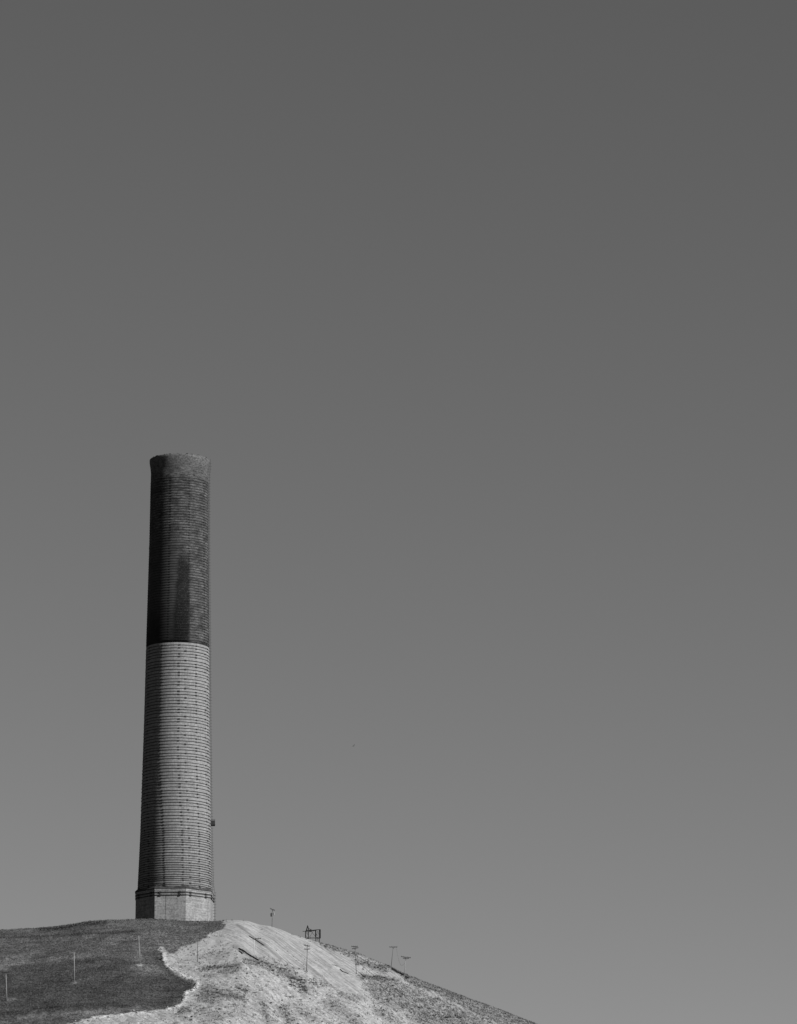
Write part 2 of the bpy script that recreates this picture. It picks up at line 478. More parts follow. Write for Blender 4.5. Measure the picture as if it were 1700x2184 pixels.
# ------------------------------------------------------------------ shrubs
t = NT('shrub_leaves', 0.95, 0.02)
M_shrub = t.grey(t.remap(t.noise(t.coord(), 3, 3), 0.3, 0.7, 0.012, 0.032, False))
def shrub_mesh(seed):
    r = random.Random(seed)
    V, Fc = [], []
    lobes = [(r.uniform(-.45, .45), r.uniform(-.45, .45), r.uniform(.15, .4), r.uniform(.35, .6)) for _ in range(5)]
    for i in range(150):
        lx, ly, lz, lr = lobes[i % 5]
        d = Vector((r.gauss(0, 1), r.gauss(0, 1), r.gauss(0, 1))).normalized() * lr * r.uniform(.55, 1.05)
        p = Vector((lx + d.x, ly + d.y, max(0.02, lz + d.z * 0.8)))
        a = Vector((r.gauss(0, 1), r.gauss(0, 1), r.gauss(0, 1))).normalized()
        b = a.cross(Vector((r.gauss(0, 1), r.gauss(0, 1), r.gauss(0, 1)))).normalized()
        s = r.uniform(.07, .17)
        n = len(V)
        V += [p + s * a, p + s * .5 * b, p - s * a, p - s * .5 * b]
        Fc.append((n, n + 1, n + 2, n + 3))
    for i in range(6):   # twiggy stems
        an = r.uniform(0, 6.28); q = Vector((math.cos(an) * .35, math.sin(an) * .35, .5))
        s = Vector((-math.sin(an), math.cos(an), 0)) * .03
        n = len(V)
        V += [s, -s, q - s * .4, q + s * .4]; V[n] = s + Vector((0, 0, -.2)); V[n + 1] = -s + Vector((0, 0, -.2))
        Fc.append((n, n + 1, n + 2, n + 3))
    me = bpy.data.meshes.new('shrub')
    me.from_pydata([tuple(v) for v in V], [], Fc); me.update()
    me.materials.append(M_shrub)
    return me
SHRUBS = [shrub_mesh(s) for s in range(6)]
shrub_count = 0
def shrub(p, s, label, group, hh=None):
    global shrub_count
    o = bpy.data.objects.new('shrub', SHRUBS[shrub_count % 6])
    shrub_count += 1
    o.location = (p[0], p[1], float(height(p[0], p[1])) - 0.05)
    o.rotation_euler = (0, 0, random.uniform(0, 6.28))
    o.scale = (s, s, (hh or random.uniform(.65, 1.0)) * s)
    COL.objects.link(o)
    return tag(o, label, 'shrub', group)

G_A = ('small dark shrub among many on the lower pale sandy slope', 'shrubs on the lower sandy slope')
G_B = ('small dark shrub in the grey scrub right of the bare sand fan', 'shrubs in the grey scrub right of the fan')
G_C = ('low shrub on the rocky ridge between the frame tower and the ridge poles', 'shrubs along the right ridge')
G_D = ('tiny isolated dark shrub on the bare pale sand fan below the chimney', 'isolated shrubs on the bare fan')
G_E = ('dark shrub in the hedge-like row along the grass skyline left of the chimney', 'shrub row on the left skyline')
used = []
def scatter(n, pts, hw, smin, smax, G):
    segs = list(zip(pts[:-1], pts[1:])) if len(pts) > 1 else [(pts[0], pts[0])]
    k = 0; tries = 0
    while k < n and tries < n * 12:
        tries += 1
        a, b = random.choice(segs); q = random.random()
        u = a[0] + (b[0] - a[0]) * q + random.gauss(0, hw)
        v = a[1] + (b[1] - a[1]) * q + random.gauss(0, hw * 0.75)
        if not (-5 < u < 1150 and v < 2190): continue
        p = hit(u, v)
        if p is None or any((p.x - w[0]) ** 2 + (p.y - w[1]) ** 2 < 1.2 for w in used): continue
        used.append((p.x, p.y))
        shrub(p, random.uniform(smin, smax), *G); k += 1
def scatter_poly(n, poly, smin, smax, G):
    us = [p[0] for p in poly]; vs = [p[1] for p in poly]
    k = tries = 0
    while k < n and tries < n * 20:
        tries += 1
        u = random.uniform(min(us), max(us)); v = random.uniform(min(vs), max(vs))
        if not in_poly(np.array(u), np.array(v), poly) or v > 2190: continue
        p = hit(u, v)
        if p is None or any((p.x - w[0]) ** 2 + (p.y - w[1]) ** 2 < 2.5 for w in used): continue
        used.append((p.x, p.y))
        shrub(p, random.uniform(smin, smax), *G); k += 1

lower_poly = [(440, 2092), (520, 2075), (600, 2070), (690, 2092), (760, 2128), (830, 2160), (870, 2190), (330, 2190), (400, 2150), (430, 2120)]
scatter_poly(46, lower_poly, .4, .85, G_A)
scatter(10, patches[0][0], 4, .45, .9, G_A); scatter(7, patches[1][0], 6, .5, .9, G_A); scatter(18, patches[2][0], 9, .5, 1.0, G_A)
scatter(8, patches[3][0], 10, .4, .8, G_A); scatter(6, patches[5][0], 5, .5, .9, G_A); scatter(6, patches[6][0], 8, .5, .9, G_A)
scatter(5, patches[8][0], 3, .5, .9, G_A); scatter(5, patches[11][0], 4, .6, 1.1, G_A)
scatter(10, patches[20][0], 4, .6, 1.1, G_A); scatter(6, patches[21][0], 3, .5, .9, G_A)
scatter_poly(46, scrub_poly, .5, .95, G_B); scatter(10, patches[17][0], 4, .5, .9, G_B)
scatter(13, patches[14][0], 3.5, .45, .8, G_C); scatter(14, patches[15][0], 4, .5, .95, G_C); scatter(8, patches[19][0], 1.5, .5, .9, G_C)
scatter(22, [z7(620, 540), z7(760, 520), z7(900, 580)], 13, .25, .5, G_D); scatter(8, [z7(1450, 580), z7(1600, 690)], 12, .3, .6, G_D); scatter(12, [z7(1150, 330), z7(1400, 470), z8(150, 480), z8(330, 620)], 10, .2, .4, G_D)
scatter(5, [z7(480, 510), z7(560, 600)], 3, .4, .7, G_D)  # this last handful stands for dark erosion marks in the sand
scatter(20, [(q[0], q[1] + 1.5) for q in dark_edge], 1.2, .5, .9, G_E)

# ------------------------------------------------------------------ chimney
def axz(v, off=0.0):     # height seen at bearing v, on the axis plane (or nearer)
    return ray(373, v)[1] * (Y0 - off)
BASE_Z = float(np.interp(AX, _fx, _fz)) - 0.6
stack = empty('smokestack', (AX, Y0, BASE_Z))
tag(stack, 'very tall round brick smokestack with soot-black top, pale banded shaft and eight-sided plinth', 'chimney')
VIEW = math.atan2(-AX, Y0)       # turns "towards the viewer" into world bearing
def pol(phi, r, z):
    a = R(phi) + VIEW
    return (r * math.sin(a), -r * math.cos(a), z - BASE_Z)
def rad_at(half, v):
    z = axz(v); d = Y0 * CT + z * ST
    return half / F * d
prof_v = [(982, 61.0), (1010, 61.0), (1157, 62.6), (1370, 66.9), (1533, 69.6), (1780, 75.2), (1892, 79.4), (1935, 81.0)]
pz_ = [axz(v) for v, h in prof_v][::-1]; pr_ = [rad_at(h, v) for v, h in prof_v][::-1]
def radius(z): return float(np.interp(z, pz_, pr_))
def zfront(v):
    z = axz(v)
    for _ in range(4): z = ray(373, v)[1] * (Y0 - radius(z))
    return z
Z_TOP = axz(982.5)
Z_SOOT = zfront(1369.5)
Z_LEDGE = zfront(1156.5)
Z_CROWN = axz(1010)

def lathe(name, prof, mat, parent, seg=160, uv=True):
    V, Fc = [], []
    for r, z in prof:
        for k in range(seg):
            V.append(pol(360.0 * k / seg - 180, r, z))
    for i in range(len(prof) - 1):
        for k in range(seg):
            k2 = (k + 1) % seg
            Fc.append((i * seg + k, i * seg + k2, (i + 1) * seg + k2, (i + 1) * seg + k))
    me = bpy.data.meshes.new(name)
    me.from_pydata(V, [], Fc); me.update()
    me.polygons.foreach_set('use_smooth', [True] * len(me.polygons))
    if uv:
        lay = me.uv_layers.new(name='bearing')
        data = []
        for i in range(len(prof) - 1):
            for k in range(seg):
                a = 360.0 * k / seg - 180; b = 360.0 * (k + 1) / seg - 180
                z0 = prof[i][1] - BASE_Z; z1 = prof[i + 1][1] - BASE_Z
                data += [a, z0, b, z0, b, z1, a, z1]
        lay.data.foreach_set('uv', data)
    me.materials.append(mat)
    o = bpy.data.objects.new(name, me); COL.objects.link(o); o.parent = parent
    return o

def brick_mat(name, sooty):
    t = NT(name, 0.95, 0.02)
    P = t.coord()
    uv = t.n('ShaderNodeUVMap'); uv.uv_map = 'bearing'
    sep = t.n('ShaderNodeSeparateXYZ'); t.l(uv.outputs[0], sep.inputs[0])
    phi, z = sep.outputs[0], sep.outputs[1]
    fine = t.noise(P, 1.6, 3, 0.6)
    mid = t.noise(P, 0.35, 4, 0.6)
    cm = t.n('ShaderNodeCombineXYZ'); t.l(t.math('MULTIPLY', phi, 0.9), cm.inputs[0]); t.l(t.math('MULTIPLY', z, 0.06), cm.inputs[1])
    vstr = t.noise(cm.outputs[0], 1.0, 3, 0.6)
    cm2 = t.n('ShaderNodeCombineXYZ'); t.l(t.math('MULTIPLY', phi, 0.09), cm2.inputs[0]); t.l(t.math('MULTIPLY', z, 2.6), cm2.inputs[1])
    hstr = t.noise(cm2.outputs[0], 1.0, 3, 0.65)
    cm3 = t.n('ShaderNodeCombineXYZ'); t.l(t.math('MULTIPLY', phi, 0.5), cm3.inputs[0]); t.l(t.math('MULTIPLY', z, 1.5), cm3.inputs[1])
    chip = t.noise(cm3.outputs[0], 1.0, 4, 0.7)
    if not sooty:
        a = t.remap(fine, 0.3, 0.7, 0.08, 0.134, False)
        a = t.math('MULTIPLY', a, t.remap(mid, 0.3, 0.7, 0.86, 1.1, False))
        a = t.math('MULTIPLY', a, t.remap(vstr, 0.35, 0.65, 0.86, 1.08, False))
        a = t.math('MULTIPLY', a, t.remap(hstr, 0.3, 0.7, 0.78, 1.18, False))
        pits = t.remap(chip, 0.66, 0.74)
        a = t.mix(t.math('MULTIPLY', pits, 0.6), a, 0.05)
        # grimier foot of the shaft
        a = t.math('MULTIPLY', a, t.remap(z, 8, 45, 0.8, 1.0, False))
    else:
        zt = Z_SOOT - BASE_Z; zl = Z_LEDGE - BASE_Z
        mott = t.math('ADD', t.math('MULTIPLY', chip, 0.4), t.math('MULTIPLY', hstr, 0.6))
        a = t.remap(mott, 0.40, 0.63, 0.011, 0.066, False)
        cm4 = t.n('ShaderNodeCombineXYZ'); t.l(t.math('MULTIPLY', phi, 0.035), cm4.inputs[0]); t.l(t.math('MULTIPLY', z, 0.3), cm4.inputs[1])
        blot = t.noise(cm4.outputs[0], 1.0, 4, 0.6)
        a = t.math('MULTIPLY', a, t.remap(blot, 0.38, 0.6, 0.6, 1.15, False))
        # a wide wet stain, ragged at both sides, broadening downwards
        w = t.math('MULTIPLY', t.math('SUBTRACT', t.noise(P, 0.3, 4, 0.6), 0.5), 11.0)
        ph = t.math('ADD', phi, w)
        fall = t.remap(z, zl - 5, zt, 0.0, 9.0, False)
        below = t.remap(t.math('ADD', z, w), zl - 1, zl - 9)
        low = t.remap(t.math('ADD', z, w), zl + 8, zl - 4)
        s_dark = t.math('MULTIPLY', t.math('MULTIPLY', t.remap(t.math('ADD', ph, fall), -6, 3), t.remap(ph, 25, 18)), below)
        s_dark = t.math('MULTIPLY', s_dark, t.remap(chip, 0.68, 0.5, 0.45, 1.0))
        s_mid = t.math('MULTIPLY', t.math('MULTIPLY', t.remap(ph, -75, -60), t.remap(ph, 2, -8)), low)
        a = t.mix(t.math('MULTIPLY', s_mid, 0.85), a, t.remap(mid, 0.3, 0.7, 0.019, 0.03, False))
        a = t.mix(t.math('MULTIPLY', s_dark, 0.92), a, 0.005)
        foot = t.remap(t.math('ADD', z, t.math('MULTIPLY', w, 0.7)), zt + 22, zt + 3)
        a = t.math('MULTIPLY', a, t.mix(t.math('MULTIPLY', foot, t.remap(ph, 34, 8)), 1.0, 0.45))
        crown = t.remap(z, Z_CROWN - BASE_Z - 3, Z_CROWN - BASE_Z + 4)
        a = t.mix(t.math('MULTIPLY', crown, 0.8), a, t.remap(t.math('ADD', t.math('MULTIPLY', mott, 0.5), t.math('MULTIPLY', fine, 0.5)), 0.40, 0.62, 0.022, 0.085, False))
    return t.grey(a)
M_brick = brick_mat('pale_tile_brick', False)
M_soot = brick_mat('sooty_brick', True)

# octagonal plinth
OCT = [-29.5 + 45 * k for k in range(8)]
RO = rad_at(86.6, 1935)
Z_CORN = axz(1908)    # outer edge of the cornice top
def octa(prof):
    """closed stack of octagonal rings (circumradius, z)"""
    V, Fc = [], []
    for r, z in prof:
        for a in OCT: V.append(pol(a, r, z))
    for i in range(len(prof) - 1):
        for k in range(8):
            k2 = (k + 1) % 8
            Fc.append((i * 8 + k, i * 8 + k2, (i + 1) * 8 + k2, (i + 1) * 8 + k))
    return V, Fc
t = NT('plinth_concrete', 0.95, 0.04)
P = t.coord()
fine = t.noise(P, 1.5, 4, 0.65); mid = t.noise(P, 0.3, 4, 0.6)
cour = t.noise(t.mapping(P, (0.15, 0.15, 2.0)), 1.0, 3, 0.6)
strv = t.noise(t.mapping(P, (0.9, 0.9, 0.06)), 1.0, 3, 0.6)
a = t.remap(fine, 0.34, 0.66, 0.08, 0.15, False)
a = t.math('MULTIPLY', a, t.remap(mid, 0.3, 0.7, 0.85, 1.12, False))
a = t.math('MULTIPLY', a, t.remap(cour, 0.34, 0.66, 0.78, 1.15, False))
a = t.math('MULTIPLY', a, t.remap(strv, 0.35, 0.65, 0.88, 1.06, False))
t.bump(cour, 0.4, 0.1)
M_plinth = t.grey(a)
zb = BASE_Z - 4
h_wall = Z_CORN - 2.5
V, Fc = octa([(RO, zb), (RO, h_wall)])
plinth = mesh_obj('plinth', V, Fc, M_plinth, stack)
# two brick courses with sunk joints, then the cornice lip
V, Fc = octa([(RO - .25, h_wall), (RO + .12, h_wall), (RO + .12, h_wall + .75), (RO + .02, h_wall + .75), (RO + .02, h_wall + .95), (RO + .14, h_wall + .95),
              (RO + .14, Z_CORN - .4), (RO + .26, Z_CORN - .4), (RO + .26, Z_CORN), (RO - .5, Z_CORN)])
cornice = mesh_obj('cornice', V, Fc, M_plinth, stack)
tag(cornice, 'projecting brick cornice with two dark straps')
def octa_strap(z0, z1, r, name='strap'):
    mb = MB()
    for k in range(8):
        a, b = OCT[k], OCT[k] + 45
        p = [Vector(pol(a, r, z0)), Vector(pol(b, r, z0)), Vector(pol(b, r, z1)), Vector(pol(a, r, z1))]
        q = [Vector(pol(a, r - .2, z0)), Vector(pol(b, r - .2, z0)), Vector(pol(b, r - .2, z1)), Vector(pol(a, r - .2, z1))]
        mb.add(p + q, [(0, 1, 2, 3), (0, 4, 5, 1), (3, 2, 6, 7), (4, 7, 6, 5)])
        for fr in (.18, .8):     # clamp lugs
            c = p[0].lerp(p[1], fr) + Vector((0, 0, (z1 - z0) / 2))
            d = (p[1] - p[0]).normalized(); nrm = Vector((c.x, c.y, 0)).normalized()
            mb.hexa(c + nrm * .05, d * .45, nrm * .16, Vector((0, 0, .3)))
    return mb.build(name, M_band, cornice)
octa_strap(h_wall + .1, h_wall + .42, RO + .2)
octa_strap(h_wall + 1.1, h_wall + 1.5, RO + .22)
t = NT('plinth_roofing', 0.9, 0.04)
M_roof = t.grey(t.remap(t.noise(t.coord(), 0.8, 4), 0.3, 0.7, 0.014, 0.028))
r_shaft = radius(Z_CORN)
V, Fc = octa([(RO + .3, Z_CORN + .004), (RO + .3, Z_CORN + .42), (RO - 4.2, Z_CORN + 4.7)])
mesh_obj('plinth_roof', V, Fc, M_roof, stack)
# thin dark strips standing for cracks and form joints of the plinth walls
mb = MB()
for k in (7, 0, 1, 2):
    A_, B_ = Vector(pol(OCT[k], RO + .02, zb)), Vector(pol(OCT[k] + 45, RO + .02, zb))
    fr = {7: .5, 0: .35, 1: .9, 2: .4}[k]
    c = A_.lerp(B_, fr); d = (B_ - A_).normalized(); nrm = Vector((c.x, c.y, 0)).normalized()
    mb.hexa(Vector((c.x, c.y, (zb + h_wall) / 2 - BASE_Z)), d * .028, nrm * .03, Vector((0, 0, (h_wall - zb) / 2)))
mb.build('crack_strip', M_band, plinth)

# shafts
zs = list(np.linspace(Z_CORN - 2, Z_SOOT, 60))
shaft = lathe('shaft', [(radius(z), z) for z in zs], M_brick, stack)
tag(shaft, 'pale brick lower shaft ringed with dark steel bands')
zs = list(np.linspace(Z_SOOT + .0, Z_CROWN, 40))
pr = [(radius(Z_SOOT) - .3, Z_SOOT), (radius(Z_SOOT) + .03, Z_SOOT)] + [(radius(z) + .03, z) for z in zs[1:]]
sooty = lathe('shaft', pr, M_soot, stack)
tag(sooty, 'soot-blackened upper shaft with a wet-looking dark streak')
r0 = radius(Z_CROWN) + .03
rt = rad_at(64.2, 984)
H = Z_TOP - Z_CROWN
cp = [(r0, Z_CROWN), (r0 + .08, Z_CROWN + .12 * H), (r0 + .35 * (rt - r0), Z_CROWN + .35 * H), (r0 + .75 * (rt - r0), Z_CROWN + .6 * H),
      (rt, Z_CROWN + .8 * H), (rt, Z_TOP - .15), (rt - .12, Z_TOP), (rt - 2.2, Z_TOP), (rt - 2.4, Z_TOP - 4), (rt - 1.9, Z_TOP - 30), (rt - 1.9, Z_TOP - 60)]
crown = lathe('crown', cp, M_soot, stack)
tag(crown, 'flared weathered brick rim at the chimney mouth')
# chipped brick along the mouth
mb = MB()
for k in range(150):
    ph = 360 * k / 150 - 180
    if random.random() < .22:
        a = R(ph) + VIEW
        c = Vector(pol(ph, rt - .5, Z_TOP + random.uniform(-.1, .06)))
        nrm = Vector((math.sin(a), -math.cos(a), 0)); tg = Vector((math.cos(a), math.sin(a), 0))
        mb.hexa(c, tg * random.uniform(.2, .5), nrm * random.uniform(.2, .45), Vector((0, 0, random.uniform(.08, .2))))
rim = mb.build('coping', M_soot, crown)
# dark ledge course in the sooty part
def ring(z, r, h, mb, seg=128):
    V, Fc = [], []
    for (rr, zz) in ((r - .25, z - h / 2), (r, z - h / 2), (r, z + h / 2), (r - .25, z + h / 2)):
        for k in range(seg): V.append(pol(360.0 * k / seg, rr, zz))
    for i in range(4):
        j = (i + 1) % 4
        for k in range(seg):
            k2 = (k + 1) % seg
            Fc.append((i * seg + k, i * seg + k2, j * seg + k2, j * seg + k))
    mb.add(V, Fc)
def lug(z, r, phi, mb, w=.32, h=.2):
    a = R(phi) + VIEW
    nrm = Vector((math.sin(a), -math.cos(a), 0)); tg = Vector((math.cos(a), math.sin(a), 0))
    mb.hexa(Vector(pol(phi, r, z)), tg * w, nrm * .13, Vector((0, 0, h)))
mb = MB(); ring(Z_LEDGE, radius(Z_LEDGE) + .15, .36, mb)
mb.build('ledge_ring', M_steel, sooty)

def q2(y): return (1780 + y / 5.667) / 1.506
def q3(y): return (2120 + y / 5.3125) / 1.506
def q4(y): return (2480 + y / 5.0) / 1.506
bands = [(q2(y), y in (1760, 1930)) for y in (1650, 1703, 1760, 1812, 1862, 1930, 1985, 2035)]
alt3 = (158, 318, 482, 640, 797, 958, 1113, 1273, 1430, 1588, 1745, 1903)
bands += [(q3(y), y in alt3) for y in (55, 100, 158, 212, 258, 318, 370, 420, 482, 533, 585, 640, 690, 740, 797, 842, 893, 958, 1005, 1052, 1113, 1160, 1210,
          1273, 1325, 1377, 1430, 1483, 1530, 1588, 1633, 1680, 1745, 1793, 1848, 1903, 1960)]
alt4 = (145, 295, 442, 597, 745, 895, 1050, 1205, 1335, 1450, 1562, 1675, 1775)
bands += [(q4(y), y in alt4) for y in (45, 92, 145, 185, 237, 295, 335, 385, 442, 485, 535, 597, 640, 695, 745, 795, 845, 895, 935, 970, 1008, 1050, 1085, 1122,
          1162, 1205, 1243, 1290, 1335, 1375, 1410, 1450, 1488, 1525, 1562, 1600, 1640, 1675, 1705, 1735, 1775, 1805, 1830)]
bands = [b for i, b in enumerate(bands) if i == 0 or b[0] - bands[i - 1][0] > 2.5]
nb = 0
LV = (1370, 1600, 1656, 1780, 1890)
def phis(kind, v, jit=0.0):
    if kind == 'up': return [-17 + 37.3 * k + jit for k in range(9)]
    st = np.interp(v, LV, (-30.5, -30, -27, -19, -16))
    sp = np.interp(v, LV, (45, 45, 44, 41, 40)) if kind == 'alt' else np.interp(v, LV, (33, 33, 32, 30, 28.4))
    return [float(st + sp * k + jit) for k in range(-3, int(280 / sp) - 3)]
for i, (v, alt) in enumerate(bands):
    z = zfront(v); mb = MB()
    ring(z, radius(z) + .07, random.uniform(.19, .28), mb)
    for ph in phis('alt' if alt else 'std', v, random.uniform(-.6, .6)): lug(z, radius(z), ph, mb, random.uniform(.3, .42), random.uniform(.21, .28))
    mb.build('steel_band', M_band, stack); nb += 1
up_v = list(np.arange(1018, 1366, 5.57))
rest = MB()
for i, v in enumerate(reversed(up_v)):
    if abs(v - 1156.5) < 2.2: continue
    z = zfront(v)
    mb = MB() if nb < 100 else rest
    ring(z, radius(z) + .10, .19, mb)
    for ph in phis('up', v, random.uniform(-.5, .5)): lug(z, radius(z) + .03, ph, mb, .32, .2)
    if mb is not rest:
        mb.build('steel_band', M_band_soot, stack); nb += 1
o = rest.build('steel_bands', M_band_soot, stack)
tag(o, 'closely spaced dark bands round the sooty shaft', kind='stuff')

# ladder with its stand-off brackets on the right flank
ladder = empty('ladder', (0, 0, 0)); ladder.parent = stack
tag(ladder, 'thin steel ladder running up the right flank')
LPH = 87.0
lz = list(np.linspace(BASE_Z + .3, h_wall + 2.7, 3)) + list(np.linspace(Z_CORN + 3.4, Z_TOP + .6, 50))
def lad_r(z):
    return (RO * math.cos(R(22.5)) / math.cos(R(LPH - 83)) + 1.0) if z < Z_CORN + 1 else max(radius(z), rt - .3 if z > Z_TOP - 4 else 0) + .5
for s in (-.25, .25):
    mb = MB()
    mb.tube([pol(LPH + math.degrees(s / lad_r(z)), lad_r(z), z) for z in lz], .045, 5)
    mb.build('rail', M_steel, ladder)
mb = MB()
for z in np.arange(BASE_Z + .5, Z_TOP, .55):
    r = lad_r(z); d = math.degrees(.25 / r)
    mb.bar(pol(LPH - d, r, z), pol(LPH + d, r, z), .04)
o = mb.build('rungs', M_steel, ladder); tag(o, kind='stuff')
mb = MB()
for z in np.arange(BASE_Z + 1.2, Z_TOP - 1, 1.12):
    r = lad_r(z); d = math.degrees(.25 / r)
    for s in (-d, d): mb.bar(pol(LPH + s, r, z), pol(LPH + s, r - .7, z), .045)
    # cage hoop
    pts = []
    for k in range(9):
        an = math.pi * k / 8
        pts.append(pol(LPH + math.degrees(.33 * math.cos(an) / r), r + .5 * math.sin(an), z))
    mb.tube(pts, .018, 4)
o = mb.build('cage_hoops', M_steel, ladder); tag(o, kind='stuff')

# sampling platform
zp0, zp1 = axz(1759.5), axz(1747.5)
rp = radius(zp0)
plat = empty('service_platform', pol(92, rp, zp0)); plat.parent = stack
def pl(out, side, up):
    a = R(92) + VIEW
    nrm = Vector((math.sin(a), -math.cos(a), 0)); tg = Vector((math.cos(a), math.sin(a), 0))
    return nrm * out + tg * side + Vector((0, 0, up))
hh = zp1 - zp0
def pbox(mb, o0, o1, s0, s1, u0, u1):
    c = pl((o0 + o1) / 2, (s0 + s1) / 2, (u0 + u1) / 2)
    mb.hexa(c, pl((o1 - o0) / 2, 0, 0), pl(0, (s1 - s0) / 2, 0), Vector((0, 0, (u1 - u0) / 2)))
mb = MB(); pbox(mb, -.2, 1.62, -1.6, 1.6, 0, .28); mb.build('deck', M_steel, plat)
mb = MB()
pbox(mb, .0, 1.5, -1.5, -1.44, .3, hh * .68); pbox(mb, .0, 1.5, 1.44, 1.5, .3, hh * .68); pbox(mb, 1.5, 1.56, -1.5, 1.5, .3, hh * .68)
mb.build('side_panel', M_pipe, plat)
mb = MB()
for s in (-1.47, 1.47):
    for o_ in np.linspace(.05, 1.5, 6): pbox(mb, o_ - .04, o_ + .04, s - .04, s + .04, hh * .68, hh)
    pbox(mb, 0, 1.55, s - .04, s + .04, hh - .08, hh)
for s in np.linspace(-1.3, 1.3, 6): pbox(mb, 1.47, 1.55, s - .04, s + .04, hh * .68, hh)
pbox(mb, 1.47, 1.55, -1.5, 1.5, hh - .09, hh + .01)
mb.build('railing', M_steel, plat)

# ------------------------------------------------------------------ poles
def pole(bot, top, arms, mat, label, rad=.16, y=None, sink=1.0, tank=False, name='utility_pole', arm_mat=None, ins=True, arm_h=.24):
    if y is None:
        p = hit(*bot); y = p.y
    a = Vector((ray(*bot)[0] * y, y, ray(*bot)[1] * y)); b = Vector((ray(*top)[0] * y, y, ray(*top)[1] * y))
    d = (b - a).normalized()
    root = empty(name, a)
    tag(root, label, 'pole', 'poles on the hill')
    mb = MB(); rad *= .68; mb.tube([-d * sink, (b - a) * .5, b - a], [rad * 1.15, rad, rad * .8], 8)
    mb.build('shaft', mat, root, True)
    for (l, r) in arms:
        L = Vector((ray(*l)[0] * y, y, ray(*l)[1] * y)) - a; Rr = Vector((ray(*r)[0] * y, y, ray(*r)[1] * y)) - a
        off = Vector((0, -rad - .07, 0))
        mb = MB(); mb.bar(L + off, Rr + off, .16, arm_h)
        arm = mb.build('crossarm', arm_mat or M_wood_dark, root)
        if ins:
            for fr in (.05, .3, .7, .95):
                c = (L + off).lerp(Rr + off, fr)
                m2 = MB(); m2.tube([c + Vector((0, 0, .08)), c + Vector((0, 0, .2)), c + Vector((0, 0, .34)), c + Vector((0, 0, .4))], [.04, .09, .08, .03], 6)
                m2.build('insulator', M_glass_ins, arm)
        c = (L + Rr) / 2 + off
        m2 = MB()
        for q in (.32, .68):
            e = (L + off).lerp(Rr + off, q)
            m2.bar(e + Vector((0, -.05, -.1)), c + d * -.75 + Vector((0, -.05, 0)), .05)
        m2.build('brace', arm_mat or M_wood_dark, arm)
    if tank:
        for (dx, dz, r, h, mt, nm) in ((-.42, -1.95, .34, 1.25, M_tank, 'transformer'), (.48, -1.6, .27, 1.0, M_tank2, 'transformer')):
            c = (b - a) + Vector((dx, 0, dz))
            m2 = MB(); m2.tube([c + Vector((0, 0, -h / 2)), c + Vector((0, 0, -h / 2 + .05)), c + Vector((0, 0, h / 2 - .1)), c + Vector((0, 0, h / 2))], [r * .9, r, r, r * .8], 12)
            m2.bar(c + Vector((0, 0, .2)), c + Vector((-dx, 0, .2)), .08)
            m2.tube([c + Vector((0, 0, h / 2)), c + Vector((0, 0, h / 2 + .3))], .06, 6)
            m2.build(nm, mt, root)
    return root, a, b

pole((14.6, 2135), (12.7, 2077), [((3, 2075), (21, 2073.5))], M_wood_pale, 'pale wooden pole with a short dark crossarm at the far left of the grass', .19, arm_mat=M_frame, arm_h=.34)
pole((158.6, 2094), (158.2, 2030.5), [], M_wood_pale, 'bare pale pole without crossarm in the middle of the dark grass', .19)
pole((298.4, 2057.8), (295.9, 1995.4), [], M_wood_pale, 'bare pale pole leaning slightly left on the grass below the chimney plinth', .18)
pole((420.9, 2052), (422.4, 1988.5), [((414, 1989), (427, 1987.8))], M_wood_grey, 'thin grey pole at the edge of the pale sand where the grass ends', .15)
pole((542.3, 2042.4), (542.3, 2000.5), [((539, 2002.5), (557, 2002))], M_wood_white, 'bleached white pole standing on the bare sand fan beside two dark pipes', .17)
pole((654, 2071.6), (655.8, 2015.5), [((648, 2015.6), (660.5, 2018.6)), ((649.3, 2024.7), (661.5, 2024.4))], M_wood_grey,
     'grey pole with two short crossarms on the sand directly below the frame tower', .17)
pole((760.2, 2077.7), (757.2, 2017.5), [((749.5, 2019), (763, 2019)), ((750.6, 2024), (764.3, 2021.4))], M_wood_grey,
     'grey pole with two crossarms rising past the shrubby skyline, between tower and twin ridge poles', .15)
_, p8a, p8b = pole((834, 2066), (838.9, 2018.6), [((830.5, 2020), (847.5, 2020))], M_wood_grey, 'tilted pole with one crossarm leaning right on the right ridge', .16, y=YC + 1.5, sink=3)
_, p9a, p9b = pole((862.3, 2091), (865.3, 2040), [((855.2, 2040.3), (876.3, 2043)), ((859.5, 2044.3), (872.5, 2044.5))], M_wood_pale,
     'pale pole with a wide upper crossarm, rightmost on the ridge', .17)
pole((580, 1981), (581.4, 1940.2), [((576, 1938), (586.4, 1942.0))], M_wood_grey, 'pole carrying two transformers under a slanted crossarm on the skyline right of the chimney', .15, y=YC + 14, sink=3, tank=True)
# slack wire between the twin ridge poles
mb = MB(); pts = []
A_ = p8b + Vector((1.0, -.1, -.1)); B_ = p9a.lerp(p9b, .72)
for k in range(17):
    q = k / 16
    p = A_.lerp(B_, q); p.z -= 4.2 * math.sin(math.pi * q) ** 1.2 * (1 - .25 * q)
    pts.append(p)
mb.tube(pts, .022, 5)
o = mb.build('wire', M_steel); tag(o, 'slack dark wire drooping between the two ridge poles', 'wire')

